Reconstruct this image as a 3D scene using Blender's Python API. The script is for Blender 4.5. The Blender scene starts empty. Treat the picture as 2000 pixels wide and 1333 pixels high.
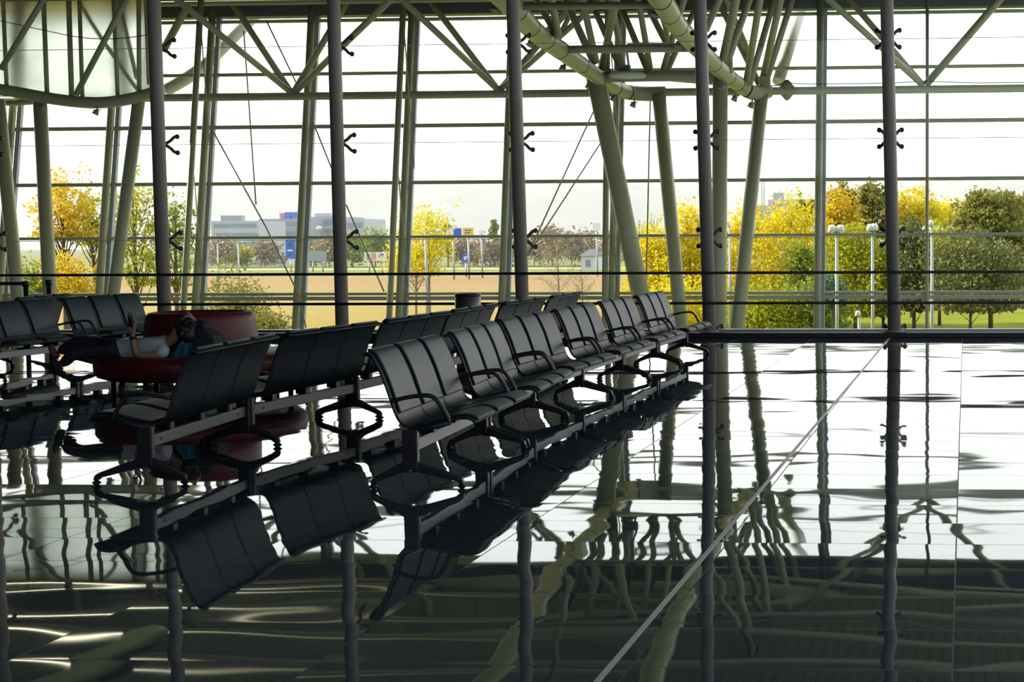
import bpy, bmesh, math, random
import numpy as np
from mathutils import Vector, Matrix

S = bpy.context.scene
COL = S.collection

# ------------------------------------------------------------------ camera
F, PX, PY, H = 3000.0, 1660.0, 666.5, 1.66      # focal length and lens axis for a 2000 x 1333 frame, eye height
YAW, PITCH, ROLL = math.atan(190/3000), math.atan(199.5/3000), math.radians(-.28)
fw = Vector((-math.sin(YAW)*math.cos(PITCH), math.cos(YAW)*math.cos(PITCH), -math.sin(PITCH)))
rt = Vector((math.cos(YAW), math.sin(YAW), 0)); up = rt.cross(fw)
rt, up = rt*math.cos(ROLL)+up*math.sin(ROLL), up*math.cos(ROLL)-rt*math.sin(ROLL)
cd = bpy.data.cameras.new('camera'); cam = bpy.data.objects.new('camera', cd); COL.objects.link(cam)
cd.sensor_width = 36; cd.lens = 36*F/2000; cd.shift_x = (1000-PX)/2000; cd.shift_y = 0
cd.clip_start = .1; cd.clip_end = 9000
M = Matrix((rt, up, -fw)).transposed().to_4x4(); M.translation = Vector((0, 0, H)); cam.matrix_world = M
S.camera = cam

# ------------------------------------------------------------------ sky, sun, exposure
W = bpy.data.worlds.new('sky'); S.world = W; W.use_nodes = True
bg = W.node_tree.nodes['Background']; bg.inputs[1].default_value = 2.1
_n = W.node_tree.nodes; _l = W.node_tree.links           # hazy white sky on the sun's side, clear blue sky behind the camera
_tc = _n.new('ShaderNodeTexCoord'); _sp = _n.new('ShaderNodeSeparateXYZ'); _l.new(_tc.outputs['Generated'], _sp.inputs[0])
_mr = _n.new('ShaderNodeMapRange'); _mr.interpolation_type = 'SMOOTHSTEP'; _mr.inputs[1].default_value = -.25; _mr.inputs[2].default_value = .45; _l.new(_sp.outputs[1], _mr.inputs[0])
_mx = _n.new('ShaderNodeMix'); _mx.data_type = 'RGBA'; _mx.inputs[6].default_value = (.50, .57, .66, 1); _mx.inputs[7].default_value = (1, .99, .98, 1)
_l.new(_mr.outputs[0], _mx.inputs[0]); _l.new(_mx.outputs[2], bg.inputs[0])
sd = bpy.data.lights.new('sun', 'SUN'); sd.energy = 8.5; sd.angle = math.radians(1.5); sd.color = (1, .88, .62)
sun = bpy.data.objects.new('sun', sd); COL.objects.link(sun)
sun.rotation_euler = Vector((.90, -.12, -.42)).to_track_quat('-Z', 'Y').to_euler()
S.view_settings.view_transform = 'Standard'; S.view_settings.look = 'None'
S.view_settings.exposure = 0.25; S.view_settings.gamma = 1; S.view_settings.use_curve_mapping = False
cy = S.cycles
cy.max_bounces = 8; cy.diffuse_bounces = 3; cy.glossy_bounces = 4; cy.transmission_bounces = 4
cy.transparent_max_bounces = 24; cy.volume_bounces = 0; cy.caustics_reflective = False; cy.caustics_refractive = False
cy.sample_clamp_indirect = 6; cy.use_denoising = True

# ------------------------------------------------------------------ helpers
def ray(x, y): return fw + rt*((x-PX)/F) - up*((y-PY)/F)
O = Vector((0, 0, H))
def onY(x, y, Y):
    d = ray(x, y); return O + d*(Y/d.y)
def onZ(x, y, z):
    d = ray(x, y); return O + d*((z-H)/d.z)
FY, FL = 47.5, .19                              # outer facade: distance at floor level, outward lean
def onF(x, y, off=0):
    d = ray(x, y); t = (FY+off+FL*H)/(d.y-FL*d.z); return O + d*t
def tag(o, label=None, cat=None, group=None, kind=None):
    if label: o['label'] = label
    if cat: o['category'] = cat
    if group: o['group'] = group
    if kind: o['kind'] = kind
    return o
def empty(name, loc, label=None, cat=None, group=None, kind=None, rz=0):
    o = bpy.data.objects.new(name, None); COL.objects.link(o); o.location = loc; o.rotation_euler = (0, 0, rz)
    o.empty_display_size = .1
    return tag(o, label, cat, group, kind)
def copy_tree(o, parent=None):
    c = o.copy(); COL.objects.link(c)
    if parent: c.parent = parent
    for ch in o.children: copy_tree(ch, c)
    return c
def base_of(o):
    v = Vector((0, 0, 0))
    while o: v = v + o.location; o = o.parent
    return v

class MB:
    def __init__(s): s.v = []; s.f = []; s.sm = []
    def add(s, vs, fs, smooth=False):
        n = len(s.v); s.v += [tuple(q) for q in vs]; s.f += [tuple(i+n for i in f) for f in fs]; s.sm += [smooth]*len(fs); return s
    def box(s, a, b):
        (x0, y0, z0), (x1, y1, z1) = a, b
        return s.add([(x0,y0,z0),(x1,y0,z0),(x1,y1,z0),(x0,y1,z0),(x0,y0,z1),(x1,y0,z1),(x1,y1,z1),(x0,y1,z1)],
              [(0,3,2,1),(4,5,6,7),(0,1,5,4),(1,2,6,5),(2,3,7,6),(3,0,4,7)])
    def quad(s, a, b, c, d): return s.add([a, b, c, d], [(0, 1, 2, 3)])
    def tube(s, pts, r, n=12, cap=True, rs=None, flat=None):
        P = [Vector(p) for p in pts]; m = len(P); vs = []; fs = []
        t0 = (P[1]-P[0]).normalized()
        a = Vector((0, 0, 1)) if abs(t0.z) < .9 else Vector((0, 1, 0))
        u = t0.cross(a).normalized()
        for i in range(m):
            t = (P[min(i+1, m-1)]-P[max(i-1, 0)]).normalized()
            u = (u - t*u.dot(t)).normalized(); w = t.cross(u)
            R = rs[i] if rs else r; k2 = flat or 1
            for k in range(n):
                g = 2*math.pi*k/n; vs.append(P[i]+(u*math.cos(g)*k2+w*math.sin(g))*R)
        for i in range(m-1):
            for k in range(n):
                k1 = (k+1) % n; fs.append((i*n+k, i*n+k1, (i+1)*n+k1, (i+1)*n+k))
        s.add(vs, fs, True)
        if cap:
            b = len(s.v)-len(vs)
            s.f += [tuple(b+k for k in reversed(range(n))), tuple(b+(m-1)*n+k for k in range(n))]; s.sm += [False, False]
        return s
    def lathe(s, prof, c=(0, 0, 0), n=24, sx=1, sy=1):
        vs = []; fs = []; m = len(prof)
        for r, z in prof:
            for k in range(n):
                g = 2*math.pi*k/n; vs.append((c[0]+r*sx*math.cos(g), c[1]+r*sy*math.sin(g), c[2]+z))
        for i in range(m-1):
            for k in range(n):
                k1 = (k+1) % n; fs.append((i*n+k, i*n+k1, (i+1)*n+k1, (i+1)*n+k))
        s.add(vs, fs, True); b = len(s.v)-len(vs)
        s.f += [tuple(b+k for k in reversed(range(n))), tuple(b+(m-1)*n+k for k in range(n))]; s.sm += [False, False]
        return s
    def ball(s, c, r, n=10, sz=(1, 1, 1)):
        m = n//2+1
        vs = []; fs = []
        for i in range(1, m):
            a = math.pi*i/m
            for k in range(n):
                g = 2*math.pi*k/n
                vs.append((c[0]+r*sz[0]*math.sin(a)*math.cos(g), c[1]+r*sz[1]*math.sin(a)*math.sin(g), c[2]+r*sz[2]*math.cos(a)))
        for i in range(m-2):
            for k in range(n):
                k1 = (k+1) % n; fs.append((i*n+k, (i+1)*n+k, (i+1)*n+k1, i*n+k1))
        vs += [(c[0], c[1], c[2]+r*sz[2]), (c[0], c[1], c[2]-r*sz[2])]; T = len(vs)-2
        for k in range(n):
            k1 = (k+1) % n; fs.append((T, k, k1)); fs.append((T+1, (m-2)*n+k1, (m-2)*n+k))
        return s.add(vs, fs, True)
    def build(s, name, m, parent=None, bevel=0, seg=2, sub=0):
        off = base_of(parent) if parent else Vector((0, 0, 0))
        me = bpy.data.meshes.new(name)
        me.from_pydata([(a-off.x, b-off.y, c-off.z) for a, b, c in s.v], [], s.f)
        me.polygons.foreach_set('use_smooth', s.sm)
        me.materials.append(m); me.update()
        o = bpy.data.objects.new(name, me); COL.objects.link(o)
        if parent: o.parent = parent
        if bevel:
            b = o.modifiers.new('bevel', 'BEVEL'); b.width = bevel; b.segments = seg; b.limit_method = 'ANGLE'; b.angle_limit = math.radians(40)
        return o

def spline(pts, n=6):
    P = [Vector(p) for p in pts]; out = []
    for i in range(len(P)-1):
        a, b, c, d = P[max(i-1, 0)], P[i], P[i+1], P[min(i+2, len(P)-1)]
        for k in range(n):
            t = k/n
            out.append(.5*((2*b)+(c-a)*t+(2*a-5*b+4*c-d)*t*t+(3*b-a-3*c+d)*t**3))
    out.append(P[-1]); return out

# ------------------------------------------------------------------ materials
def mat(name, col, rough=.5, metal=0, var=.08, scale=6, spec=.5, bump=0, bscale=60, coat=0, trans=0):
    m = bpy.data.materials.new(name); m.use_nodes = True; nt = m.node_tree; N = nt.nodes; L = nt.links
    p = N['Principled BSDF']; p.inputs['Roughness'].default_value = rough; p.inputs['Metallic'].default_value = metal
    p.inputs['Specular IOR Level'].default_value = spec; p.inputs['Coat Weight'].default_value = coat
    tc = N.new('ShaderNodeTexCoord'); no = N.new('ShaderNodeTexNoise'); no.inputs['Scale'].default_value = scale; no.inputs['Detail'].default_value = 4
    L.new(tc.outputs['Object'], no.inputs['Vector'])
    mx = N.new('ShaderNodeMix'); mx.data_type = 'RGBA'
    mx.inputs[6].default_value = (*[c*(1-var) for c in col], 1); mx.inputs[7].default_value = (*[min(1, c*(1+var)) for c in col], 1)
    L.new(no.outputs['Fac'], mx.inputs[0]); L.new(mx.outputs[2], p.inputs['Base Color'])
    if bump:
        n2 = N.new('ShaderNodeTexNoise'); n2.inputs['Scale'].default_value = bscale; L.new(tc.outputs['Object'], n2.inputs['Vector'])
        b = N.new('ShaderNodeBump'); b.inputs['Strength'].default_value = bump; b.inputs['Distance'].default_value = .01
        L.new(n2.outputs['Fac'], b.inputs['Height']); L.new(b.outputs[0], p.inputs['Normal'])
    if trans:
        tr = N.new('ShaderNodeBsdfTranslucent'); ms = N.new('ShaderNodeMixShader'); ms.inputs[0].default_value = trans
        L.new(mx.outputs[2], tr.inputs['Color']); L.new(p.outputs[0], ms.inputs[1]); L.new(tr.outputs[0], ms.inputs[2])
        L.new(ms.outputs[0], N['Material Output'].inputs['Surface'])
    return m
def glass_mat(name, tint=(.97, .99, .97), refl=.04):
    m = bpy.data.materials.new(name); m.use_nodes = True; nt = m.node_tree; N = nt.nodes; L = nt.links
    N.remove(N['Principled BSDF'])
    t = N.new('ShaderNodeBsdfTransparent'); t.inputs[0].default_value = (*tint, 1)
    g = N.new('ShaderNodeBsdfGlossy'); g.inputs['Roughness'].default_value = 0; g.inputs[0].default_value = (.9, 1, .92, 1)
    lw = N.new('ShaderNodeLayerWeight'); lw.inputs[0].default_value = .5
    pw = N.new('ShaderNodeMath'); pw.operation = 'POWER'; pw.inputs[1].default_value = 5; L.new(lw.outputs['Facing'], pw.inputs[0])
    ma = N.new('ShaderNodeMath'); ma.operation = 'MULTIPLY_ADD'; ma.inputs[1].default_value = .9; ma.inputs[2].default_value = refl
    L.new(pw.outputs[0], ma.inputs[0])
    ms = N.new('ShaderNodeMixShader'); L.new(ma.outputs[0], ms.inputs[0]); L.new(t.outputs[0], ms.inputs[1]); L.new(g.outputs[0], ms.inputs[2])
    L.new(ms.outputs[0], N['Material Output'].inputs['Surface'])
    return m

STEEL = mat('painted_steel', (.355, .355, .20), .38, var=.06, scale=1.2)
STEEL2 = mat('painted_steel_pale', (.58, .60, .50), .4, var=.05, scale=1.2)
POSTM = mat('dark_grey_post', (.50, .435, .375), .42, var=.06, scale=2)
ALU = mat('mullion_aluminium', (.36, .40, .44), .35, var=.05)
TRANS = mat('transom_aluminium', (.40, .40, .26), .4, var=.06)
RAILM = mat('black_rail', (.018, .02, .018), .35)
KERB = mat('black_kerb', (.012, .014, .018), .35)
SILV = mat('silver_strip', (.55, .56, .58), .3, metal=.7)
CABLE = mat('black_cable', (.02, .02, .02), .6)
LAMP = mat('lamp_casing', (.22, .22, .2), .45)
CHROME = mat('bracket_steel', (.09, .09, .085), .35, metal=.5)
CEIL = mat('roof_deck', (.10, .115, .125), .6, var=.15, scale=.8)
WALL = mat('hall_wall', (.10, .105, .11), .7)
SHELL = mat('bench_shell', (.010, .017, .024), .42, spec=.35)
PAD = mat('black_leather', (.013, .034, .054), .42, spec=.35, bump=.08, bscale=220, var=.15, scale=20)
FRAME = mat('bench_frame', (.035, .036, .04), .38, metal=.3)
BEAM = mat('bench_beam', (.20, .205, .215), .42, metal=.35)
RUBBER = mat('black_glide', (.008, .008, .008), .5)
RED = mat('red_leather', (.12, .010, .016), .45, bump=.06, bscale=120, var=.12)
BIN = mat('bin_steel', (.22, .20, .19), .3, metal=.75)
GLASS = glass_mat('window_glass', refl=.025)
GLASSO = glass_mat('facade_glass', (.975, .985, .965), .03)
FROST = bpy.data.materials.new('frosted_screen'); FROST.use_nodes = True
def _frost():
    nt = FROST.node_tree; N = nt.nodes; L = nt.links; N.remove(N['Principled BSDF'])
    tc = N.new('ShaderNodeTexCoord'); no = N.new('ShaderNodeTexNoise'); no.inputs['Scale'].default_value = .5; no.inputs['Detail'].default_value = 3
    L.new(tc.outputs['Object'], no.inputs['Vector'])
    cr = N.new('ShaderNodeValToRGB'); cr.color_ramp.elements[0].position = .3; cr.color_ramp.elements[0].color = (.72, .76, .71, 1)
    cr.color_ramp.elements[1].position = .65; cr.color_ramp.elements[1].color = (.95, .98, .94, 1); L.new(no.outputs['Fac'], cr.inputs[0])
    a = N.new('ShaderNodeBsdfTranslucent'); b = N.new('ShaderNodeBsdfRefraction'); b.inputs['Roughness'].default_value = .42; b.inputs['IOR'].default_value = 1.12; d = N.new('ShaderNodeBsdfDiffuse')
    for q in (a, b, d): L.new(cr.outputs[0], q.inputs[0])
    m1 = N.new('ShaderNodeMixShader'); m1.inputs[0].default_value = .25; L.new(a.outputs[0], m1.inputs[1]); L.new(d.outputs[0], m1.inputs[2])
    m2 = N.new('ShaderNodeMixShader'); m2.inputs[0].default_value = .74; L.new(m1.outputs[0], m2.inputs[1]); L.new(b.outputs[0], m2.inputs[2])
    L.new(m2.outputs[0], N['Material Output'].inputs['Surface'])
_frost()

def floor_mat():
    m = bpy.data.materials.new('polished_granite'); m.use_nodes = True; nt = m.node_tree; N = nt.nodes; L = nt.links
    p = N['Principled BSDF']; p.inputs['Roughness'].default_value = .018; p.inputs['IOR'].default_value = 2.3; p.inputs['Specular Tint'].default_value = (.76, .89, 1, 1)
    tc = N.new('ShaderNodeTexCoord'); sp = N.new('ShaderNodeSeparateXYZ'); L.new(tc.outputs['Object'], sp.inputs[0])
    def math_(op, a, b=None, c=None):
        q = N.new('ShaderNodeMath'); q.operation = op
        for i, v in enumerate((a, b, c)):
            if v is None: continue
            if isinstance(v, (int, float)): q.inputs[i].default_value = v
            else: L.new(v, q.inputs[i])
        return q.outputs[0]
    u = math_('MULTIPLY_ADD', sp.outputs[1], -.012, sp.outputs[0]); u = math_('DIVIDE', math_('ADD', u, 1.30+125), 1.25)
    v = math_('DIVIDE', math_('ADD', sp.outputs[1], .31+61.3), .613)
    fu, fv = math_('FRACT', u), math_('FRACT', v)
    du = math_('MULTIPLY', math_('MINIMUM', fu, math_('SUBTRACT', 1, fu)), 1.25)
    dv = math_('MULTIPLY', math_('MINIMUM', fv, math_('SUBTRACT', 1, fv)), .613)
    d = math_('MINIMUM', du, dv); joint = math_('LESS_THAN', d, .0035)
    cell = N.new('ShaderNodeCombineXYZ'); L.new(math_('FLOOR', u), cell.inputs[0]); L.new(math_('FLOOR', v), cell.inputs[1])
    wn = N.new('ShaderNodeTexWhiteNoise'); wn.noise_dimensions = '2D'; L.new(cell.outputs[0], wn.inputs['Vector'])
    # stone colour, slightly different from slab to slab, fine speckle
    no = N.new('ShaderNodeTexNoise'); no.inputs['Scale'].default_value = 90; no.inputs['Detail'].default_value = 3; L.new(tc.outputs['Object'], no.inputs['Vector'])
    k = math_('MULTIPLY_ADD', wn.outputs['Value'], .25, math_('MULTIPLY', no.outputs['Fac'], .5))
    mx = N.new('ShaderNodeMix'); mx.data_type = 'RGBA'; mx.inputs[6].default_value = (.035, .055, .072, 1); mx.inputs[7].default_value = (.07, .095, .12, 1); L.new(k, mx.inputs[0])
    m2 = N.new('ShaderNodeMix'); m2.data_type = 'RGBA'; L.new(joint, m2.inputs[0]); L.new(mx.outputs[2], m2.inputs[6]); m2.inputs[7].default_value = (.01, .012, .014, 1)
    L.new(m2.outputs[2], p.inputs['Base Color'])
    L.new(math_('MULTIPLY_ADD', joint, .5, .018), p.inputs['Roughness'])
    # each slab lies at a slightly different tilt, and is a little wavy
    tl = N.new('ShaderNodeVectorMath'); tl.operation = 'MULTIPLY_ADD'; L.new(wn.outputs['Color'], tl.inputs[0])
    tl.inputs[1].default_value = (.003, .003, 0); tl.inputs[2].default_value = (-.0015, -.0015, 0)
    mp = N.new('ShaderNodeMapping'); mp.inputs['Scale'].default_value = (1.0, 2.6, 1); L.new(tc.outputs['Object'], mp.inputs[0])
    off = N.new('ShaderNodeVectorMath'); off.operation = 'MULTIPLY_ADD'; L.new(wn.outputs['Color'], off.inputs[0]); off.inputs[1].default_value = (7, 7, 7); L.new(mp.outputs[0], off.inputs[2])
    w = N.new('ShaderNodeTexNoise'); w.inputs['Scale'].default_value = 1.0; w.inputs['Detail'].default_value = .6; L.new(off.outputs[0], w.inputs['Vector'])
    wv = N.new('ShaderNodeVectorMath'); wv.operation = 'MULTIPLY_ADD'; L.new(w.outputs['Color'], wv.inputs[0]); wv.inputs[1].default_value = (.013, .015, 0); wv.inputs[2].default_value = (-.0065, -.0075, 0)
    ad = N.new('ShaderNodeVectorMath'); ad.operation = 'ADD'; L.new(tl.outputs[0], ad.inputs[0]); L.new(wv.outputs[0], ad.inputs[1])
    ge = N.new('ShaderNodeNewGeometry'); a2 = N.new('ShaderNodeVectorMath'); a2.operation = 'ADD'; L.new(ge.outputs['Normal'], a2.inputs[0]); L.new(ad.outputs[0], a2.inputs[1])
    nn = N.new('ShaderNodeVectorMath'); nn.operation = 'NORMALIZE'; L.new(a2.outputs[0], nn.inputs[0]); L.new(nn.outputs[0], p.inputs['Normal'])
    return m

# ------------------------------------------------------------------ the hall shell
YM = 25.92
XL, XR = -34.0, 16.0
ZC = 9.5
tag(MB().box((XL, -9, -.35), (XR, YM+.42, 0)).build('floor', floor_mat()), kind='structure')
LOWF = mat('lower_floor_stone', (.22, .23, .2), .3, var=.15, scale=1)
tag(MB().box((XL, YM+.42, -4.9), (XR, 49, -4.6)).build('floor_lower', LOWF), kind='structure')
def ceiling():
    b = MB(); n = 120; y0, y1 = -9, 50.5                       # trapezoidal deck, ribs running along the hall
    xs = []; pr = []
    for i in range(140):
        x = XL+(XR-XL)*i/140; w = (XR-XL)/140
        pr += [(x, ZC), (x+w*.4, ZC), (x+w*.5, ZC+.03), (x+w*.9, ZC+.03)]
    pr.append((XR, ZC)); vs = [(x, y0, z) for x, z in pr]+[(x, y1, z) for x, z in pr]; m = len(pr)
    b.add(vs, [(i, i+m, i+m+1, i+1) for i in range(m-1)])
    b.box((XL, y0, ZC+.1), (XR, y1, ZC+.4))
    return b
tag(ceiling().build('ceiling', CEIL), kind='structure')
tag(MB().box((XL, -9.3, 0), (-6, -9, ZC)).build('wall_back', WALL), kind='structure')
tag(MB().box((-6, -9.3, 0), (XR, -9, 4.2)).build('wall_back', WALL), kind='structure')
tag(MB().box((XL-.3, -9.3, -4.6), (XL, 47, ZC)).build('wall_left', WALL), kind='structure')  # hall wall; unseen stretch beyond the glazing added to block sun on the roof beam
tag(MB().box((XR, -9.3, -4.6), (XR+.3, YM+.3, 3.2)).build('wall_right', WALL), kind='structure')
# kerb under the glazing
tag(MB().box((XL, YM-.2, 0), (XR, YM+.42, .085)).build('baseboard_front', KERB, bevel=.008), kind='structure')
tag(MB().box((XL, YM+.16, .085), (XR, YM+.30, .125)).build('trim_1', SILV), kind='structure')
# pale expansion strip across the floor
a, b_ = Vector((-1.31-.07, 2.0, 0)), Vector((-.955, 25.7, 0))
def strip(a, b, w, h):
    d = (b-a).normalized(); n = Vector((-d.y, d.x, 0))*w/2; q = Vector((0, 0, h))
    return MB().add([a-n, a+n, b+n, b-n, a-n+q, a+n+q, b+n+q, b-n+q], [(0,3,2,1),(4,5,6,7),(0,1,5,4),(1,2,6,5),(2,3,7,6),(3,0,4,7)])
STRIPM = mat('pale_strip', (.62, .62, .62), .35, var=.2, scale=30)
tag(strip(a, b_, .026, .002).build('trim_2', STRIPM), kind='structure')

# ------------------------------------------------------------------ dark glazing posts with spider brackets, inner glass
ZB = [.17, 1.69, 3.36, 5.03, 6.7, 8.37]
POSTS = [(-16.80, 0, 'beside the belt barrier at the left edge'), (-13.60, .0, 'beyond the red round sofa'), (-10.44, 0, 'beyond the third bench of the rear row'),
         (-7.26, -.0125, 'behind the steel bin and the far benches'), (-4.035, -.0185, 'at the far end of the front bench row'), (-.886, -.0200, 'where the pale floor strip ends'), (2.27, -.02, 'right of the frame')]
def spider(b, X, z):
    if z < .5:                                         # the lowest clamps only have two short arms
        for sx in (-1, 1): b.tube([(X, YM+.09, z-.02), (X+sx*.10, YM+.2, z-.02), (X+sx*.17, YM+.26, z)], .028, 7); b.ball((X+sx*.17, YM+.27, z), .045, 8)
        return
    b.tube([(X, YM+.09, z), (X, YM+.24, z)], .035, 8)
    for sx in (-1, 1):
        for sz in (-1, 1):
            pts = spline([(X, YM+.18, z), (X+sx*.09, YM+.22, z+sz*.06), (X+sx*.15, YM+.24, z+sz*.125), (X+sx*.19, YM+.27, z+sz*.14)], 4)
            b.tube(pts, .028, 7); b.ball((X+sx*.19, YM+.28, z+sz*.14), .045, 8)
for X, ln, where in POSTS[:6]:
    t = empty('glazing_post', (X, YM, 0), 'tall dark grey round glazing post '+where, 'post', None)
    MB().tube([(X+ln*.08, YM, .08), (X+ln*ZC, YM, ZC)], .112, 24).build('shaft', POSTM, t)
    MB().lathe([(.16, 0), (.16, .02), (.125, .03)], (X, YM, .085)).build('base_plate', POSTM, t)
    for z in ZB:
        b = MB(); spider(b, X+ln*z, z); b.build('spider_bracket', CHROME, t)
nw = 0
px = [XL]+[p[0] for p in POSTS]+[XR]
for i in range(len(px)-1):
    nw += 1; b = MB(); x0, x1 = px[i]+.008, px[i+1]-.008; zs = [.126]+ZB[1:]+[ZC-.02]
    for k in range(len(zs)-1):
        b.quad((x0, YM+.29, zs[k]+.006), (x1, YM+.29, zs[k]+.006), (x1, YM+.29, zs[k+1]-.006), (x0, YM+.29, zs[k+1]-.006))
    w = tag(b.build('window_%d' % nw, GLASS), kind='structure')
    j = MB()
    for z in zs[1:-1]: j.box((x0, YM+.285, z-.005), (x1, YM+.295, z+.005))
    j.build('silicone_joint', mat('silicone', (.7, .72, .7), .5, trans=.6) if i == 0 else bpy.data.materials['silicone'], w)
for z, lb in ((1.098, 'upper black tubular handrail across the dark glazing posts'), (.585, 'lower black tubular handrail across the dark glazing posts')):
    b = MB().tube([(XL+.1, YM-.135, z), (XR-.1, YM-.135, z)], .024, 12)
    r = empty('handrail', (-6, YM-.135, z), lb, 'handrail')
    b.build('rail', RAILM, r)
    for X, ln, _ in POSTS: MB().tube([(X+ln*z, YM-.135, z), (X+ln*z, YM-.05, z)], .016, 8).build('rail_bracket', RAILM, r)

# ------------------------------------------------------------------ outer facade: posts, transoms, glass (leaning outwards)
def fpt(X, z, off=0): return Vector((X, FY+FL*z+off, z))
def fx(px, py): return onF(px, py).x
ZBOT, ZTOP = -4.6, 9.25
FP = []
for i in range(-4, 16): FP.append(fx(1600, 350)+ (i-9)*3.245)
ix = 0
desc = ['far left', 'left']
def fpost(px_, off=-.12, r=.12):
    X = fx(px_, 350); return X
seen = [(22, 'beyond the leaning columns at the left edge'), (215, 'between the two left columns'), (402, 'left of the distant pale buildings'), (597, 'just left of the second dark post'),
        (795, 'beside the thin yellow tree'), (992, 'just left of the dark post by the bin'), (1203, 'beside the broad leaning tree column'), (1600, 'left of the twin headed street lamps'), (1811, 'slim, right of the rightmost dark post')]
PXS = []
for px_, where in seen:
    X = fx(px_, 350); PXS.append(X); thin = px_ > 1700
    t = empty('facade_post', fpt(X, ZBOT), 'pale green facade post '+where if not thin else 'slim facade post right of the rightmost dark post', 'post')
    r = .055 if thin else .115
    MB().tube([fpt(X, ZBOT, -.2), fpt(X, ZTOP, -.2)], r, 16).build('tube', STEEL, t)
    b = MB(); w = .05 if thin else .07; ox = 0 if thin else .14
    p, q = fpt(X+ox, ZBOT), fpt(X+ox, ZTOP)
    b.add([p+Vector((sx*w, sy*.07, 0)) for sx, sy in ((-1,-1),(1,-1),(1,1),(-1,1))]+[q+Vector((sx*w, sy*.07, 0)) for sx, sy in ((-1,-1),(1,-1),(1,1),(-1,1))],
          [(0,3,2,1),(4,5,6,7),(0,1,5,4),(1,2,6,5),(2,3,7,6),(3,0,4,7)])
    b.build('glazing_bar', ALU, t)
FXL, FXR = fx(-500, 350), fx(2350, 350)
# transoms: pixel rows read at x = 1600
for yy, h, nm in ((27, .10, 'topmost slender transom of the outer facade'), (133, .10, 'slender transom just above the tubular truss chord'), (238, .12, 'transom just below the tubular truss chord'),
              (351, .11, 'transom at the level of the distant hilltops'), (459, .09, 'transom at the level of the street lamp heads'), (572, .09, 'upper transom of the close pair below the upper handrail'), (581, .12, 'lower transom of the close pair below the upper handrail')):
    z = onF(1600, yy).z
    t = empty('transom', fpt(-14, z), nm, 'transom', 'facade transoms')
    b = MB(); c = fpt(0, z)
    b.box((FXL, c.y-.10, z-h/2), (FXR, c.y+.06, z+h/2)); b.build('bar', TRANS, t, bevel=.01)
    b = MB().box((FXL, c.y+.061, z-h*.25), (FXR, c.y+.12, z+h*.25)); b.build('cover_strip', ALU, t)
edges = [FXL]+PXS+[FXR]
for i in range(len(edges)-1):
    nw += 1; x0, x1 = edges[i], edges[i+1]
    tag(MB().quad(fpt(x0, ZBOT, .03), fpt(x1, ZBOT, .03), fpt(x1, ZTOP, .03), fpt(x0, ZTOP, .03)).build('window_%d' % nw, GLASSO), kind='structure')
HEAD = mat('facade_head', (.10, .115, .11), .5)
c = fpt(0, ZTOP); tag(MB().box((FXL, c.y-.25, ZTOP-.3), (FXR, c.y+.35, ZC+.1)).build('trim_3', HEAD), kind='structure')
# slim struts in front of every second post, with a tie rod
for px0, px1, px2, lb in ((391, 372, 357, 'slender inclined strut left of the distant buildings'), (787, 773, 760, 'slender inclined strut beside the thin yellow tree'), (1187, 1183, 1181, 'slender inclined strut left of the broad leaning column')):
    A, B = onY(px0, 25, 47.3), onY(px2, 620, 46.2); d = (B-A); Bz = A+d*((ZBOT-A.z)/d.z); At = A-d.normalized()*.6
    t = empty('facade_strut', Bz, lb, 'strut')
    MB().tube([Bz, At], .095, 14).build('tube', STEEL, t)
    for y0, y1 in ((60, 330), (330, 560)):
        xm = px0+(px2-px0)*(y0-25)/595
        MB().tube([onY(xm+4, y0, 47.2), onY(xm+24, y1, 47.5)], .02, 6).build('tie_rod', STEEL, t)
# bracing rods across bays
for k, (p, q, lb) in enumerate((((520, 40), (580, 165), 'top'), ((610, 235), (648, 330), 'mid'), ((418, 260), (520, 445), 'x'), ((520, 445), (590, 590), 'x'), ((676, 400), (750, 570), 'x'), ((1165, 205), (1030, 500), 'x'), ((1176, 275), (1030, 500), 'x'),
                          ((1270, 195), (1262, 560), 'x'), ((598, 640), (585, 590), 'x'), ((476, 60), (500, 400), 'v'))):
    names = ['thin tie rod high up beside the second dark post', 'thin tie rod left of the second dark post, near its middle', 'upper half of the long tie rod crossing the distant buildings', 'lower half of the long tie rod crossing the distant buildings',
             'thin tie rod just right of the second dark post', 'longer of two tie rods meeting right of the dark post by the bin', 'flatter of two tie rods meeting right of the dark post by the bin', 'thin vertical hanger between the two broad leaning columns', 'short tie rod at the foot of the facade post left of the second dark post', 'thin hanger rod left of the second dark post']
    MBt = MB().tube([onF(*p, -.35), onF(*q, -.35)], .024, 6)
    tag(MBt.build('tie_rod', STEEL), names[k], 'rod')

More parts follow.
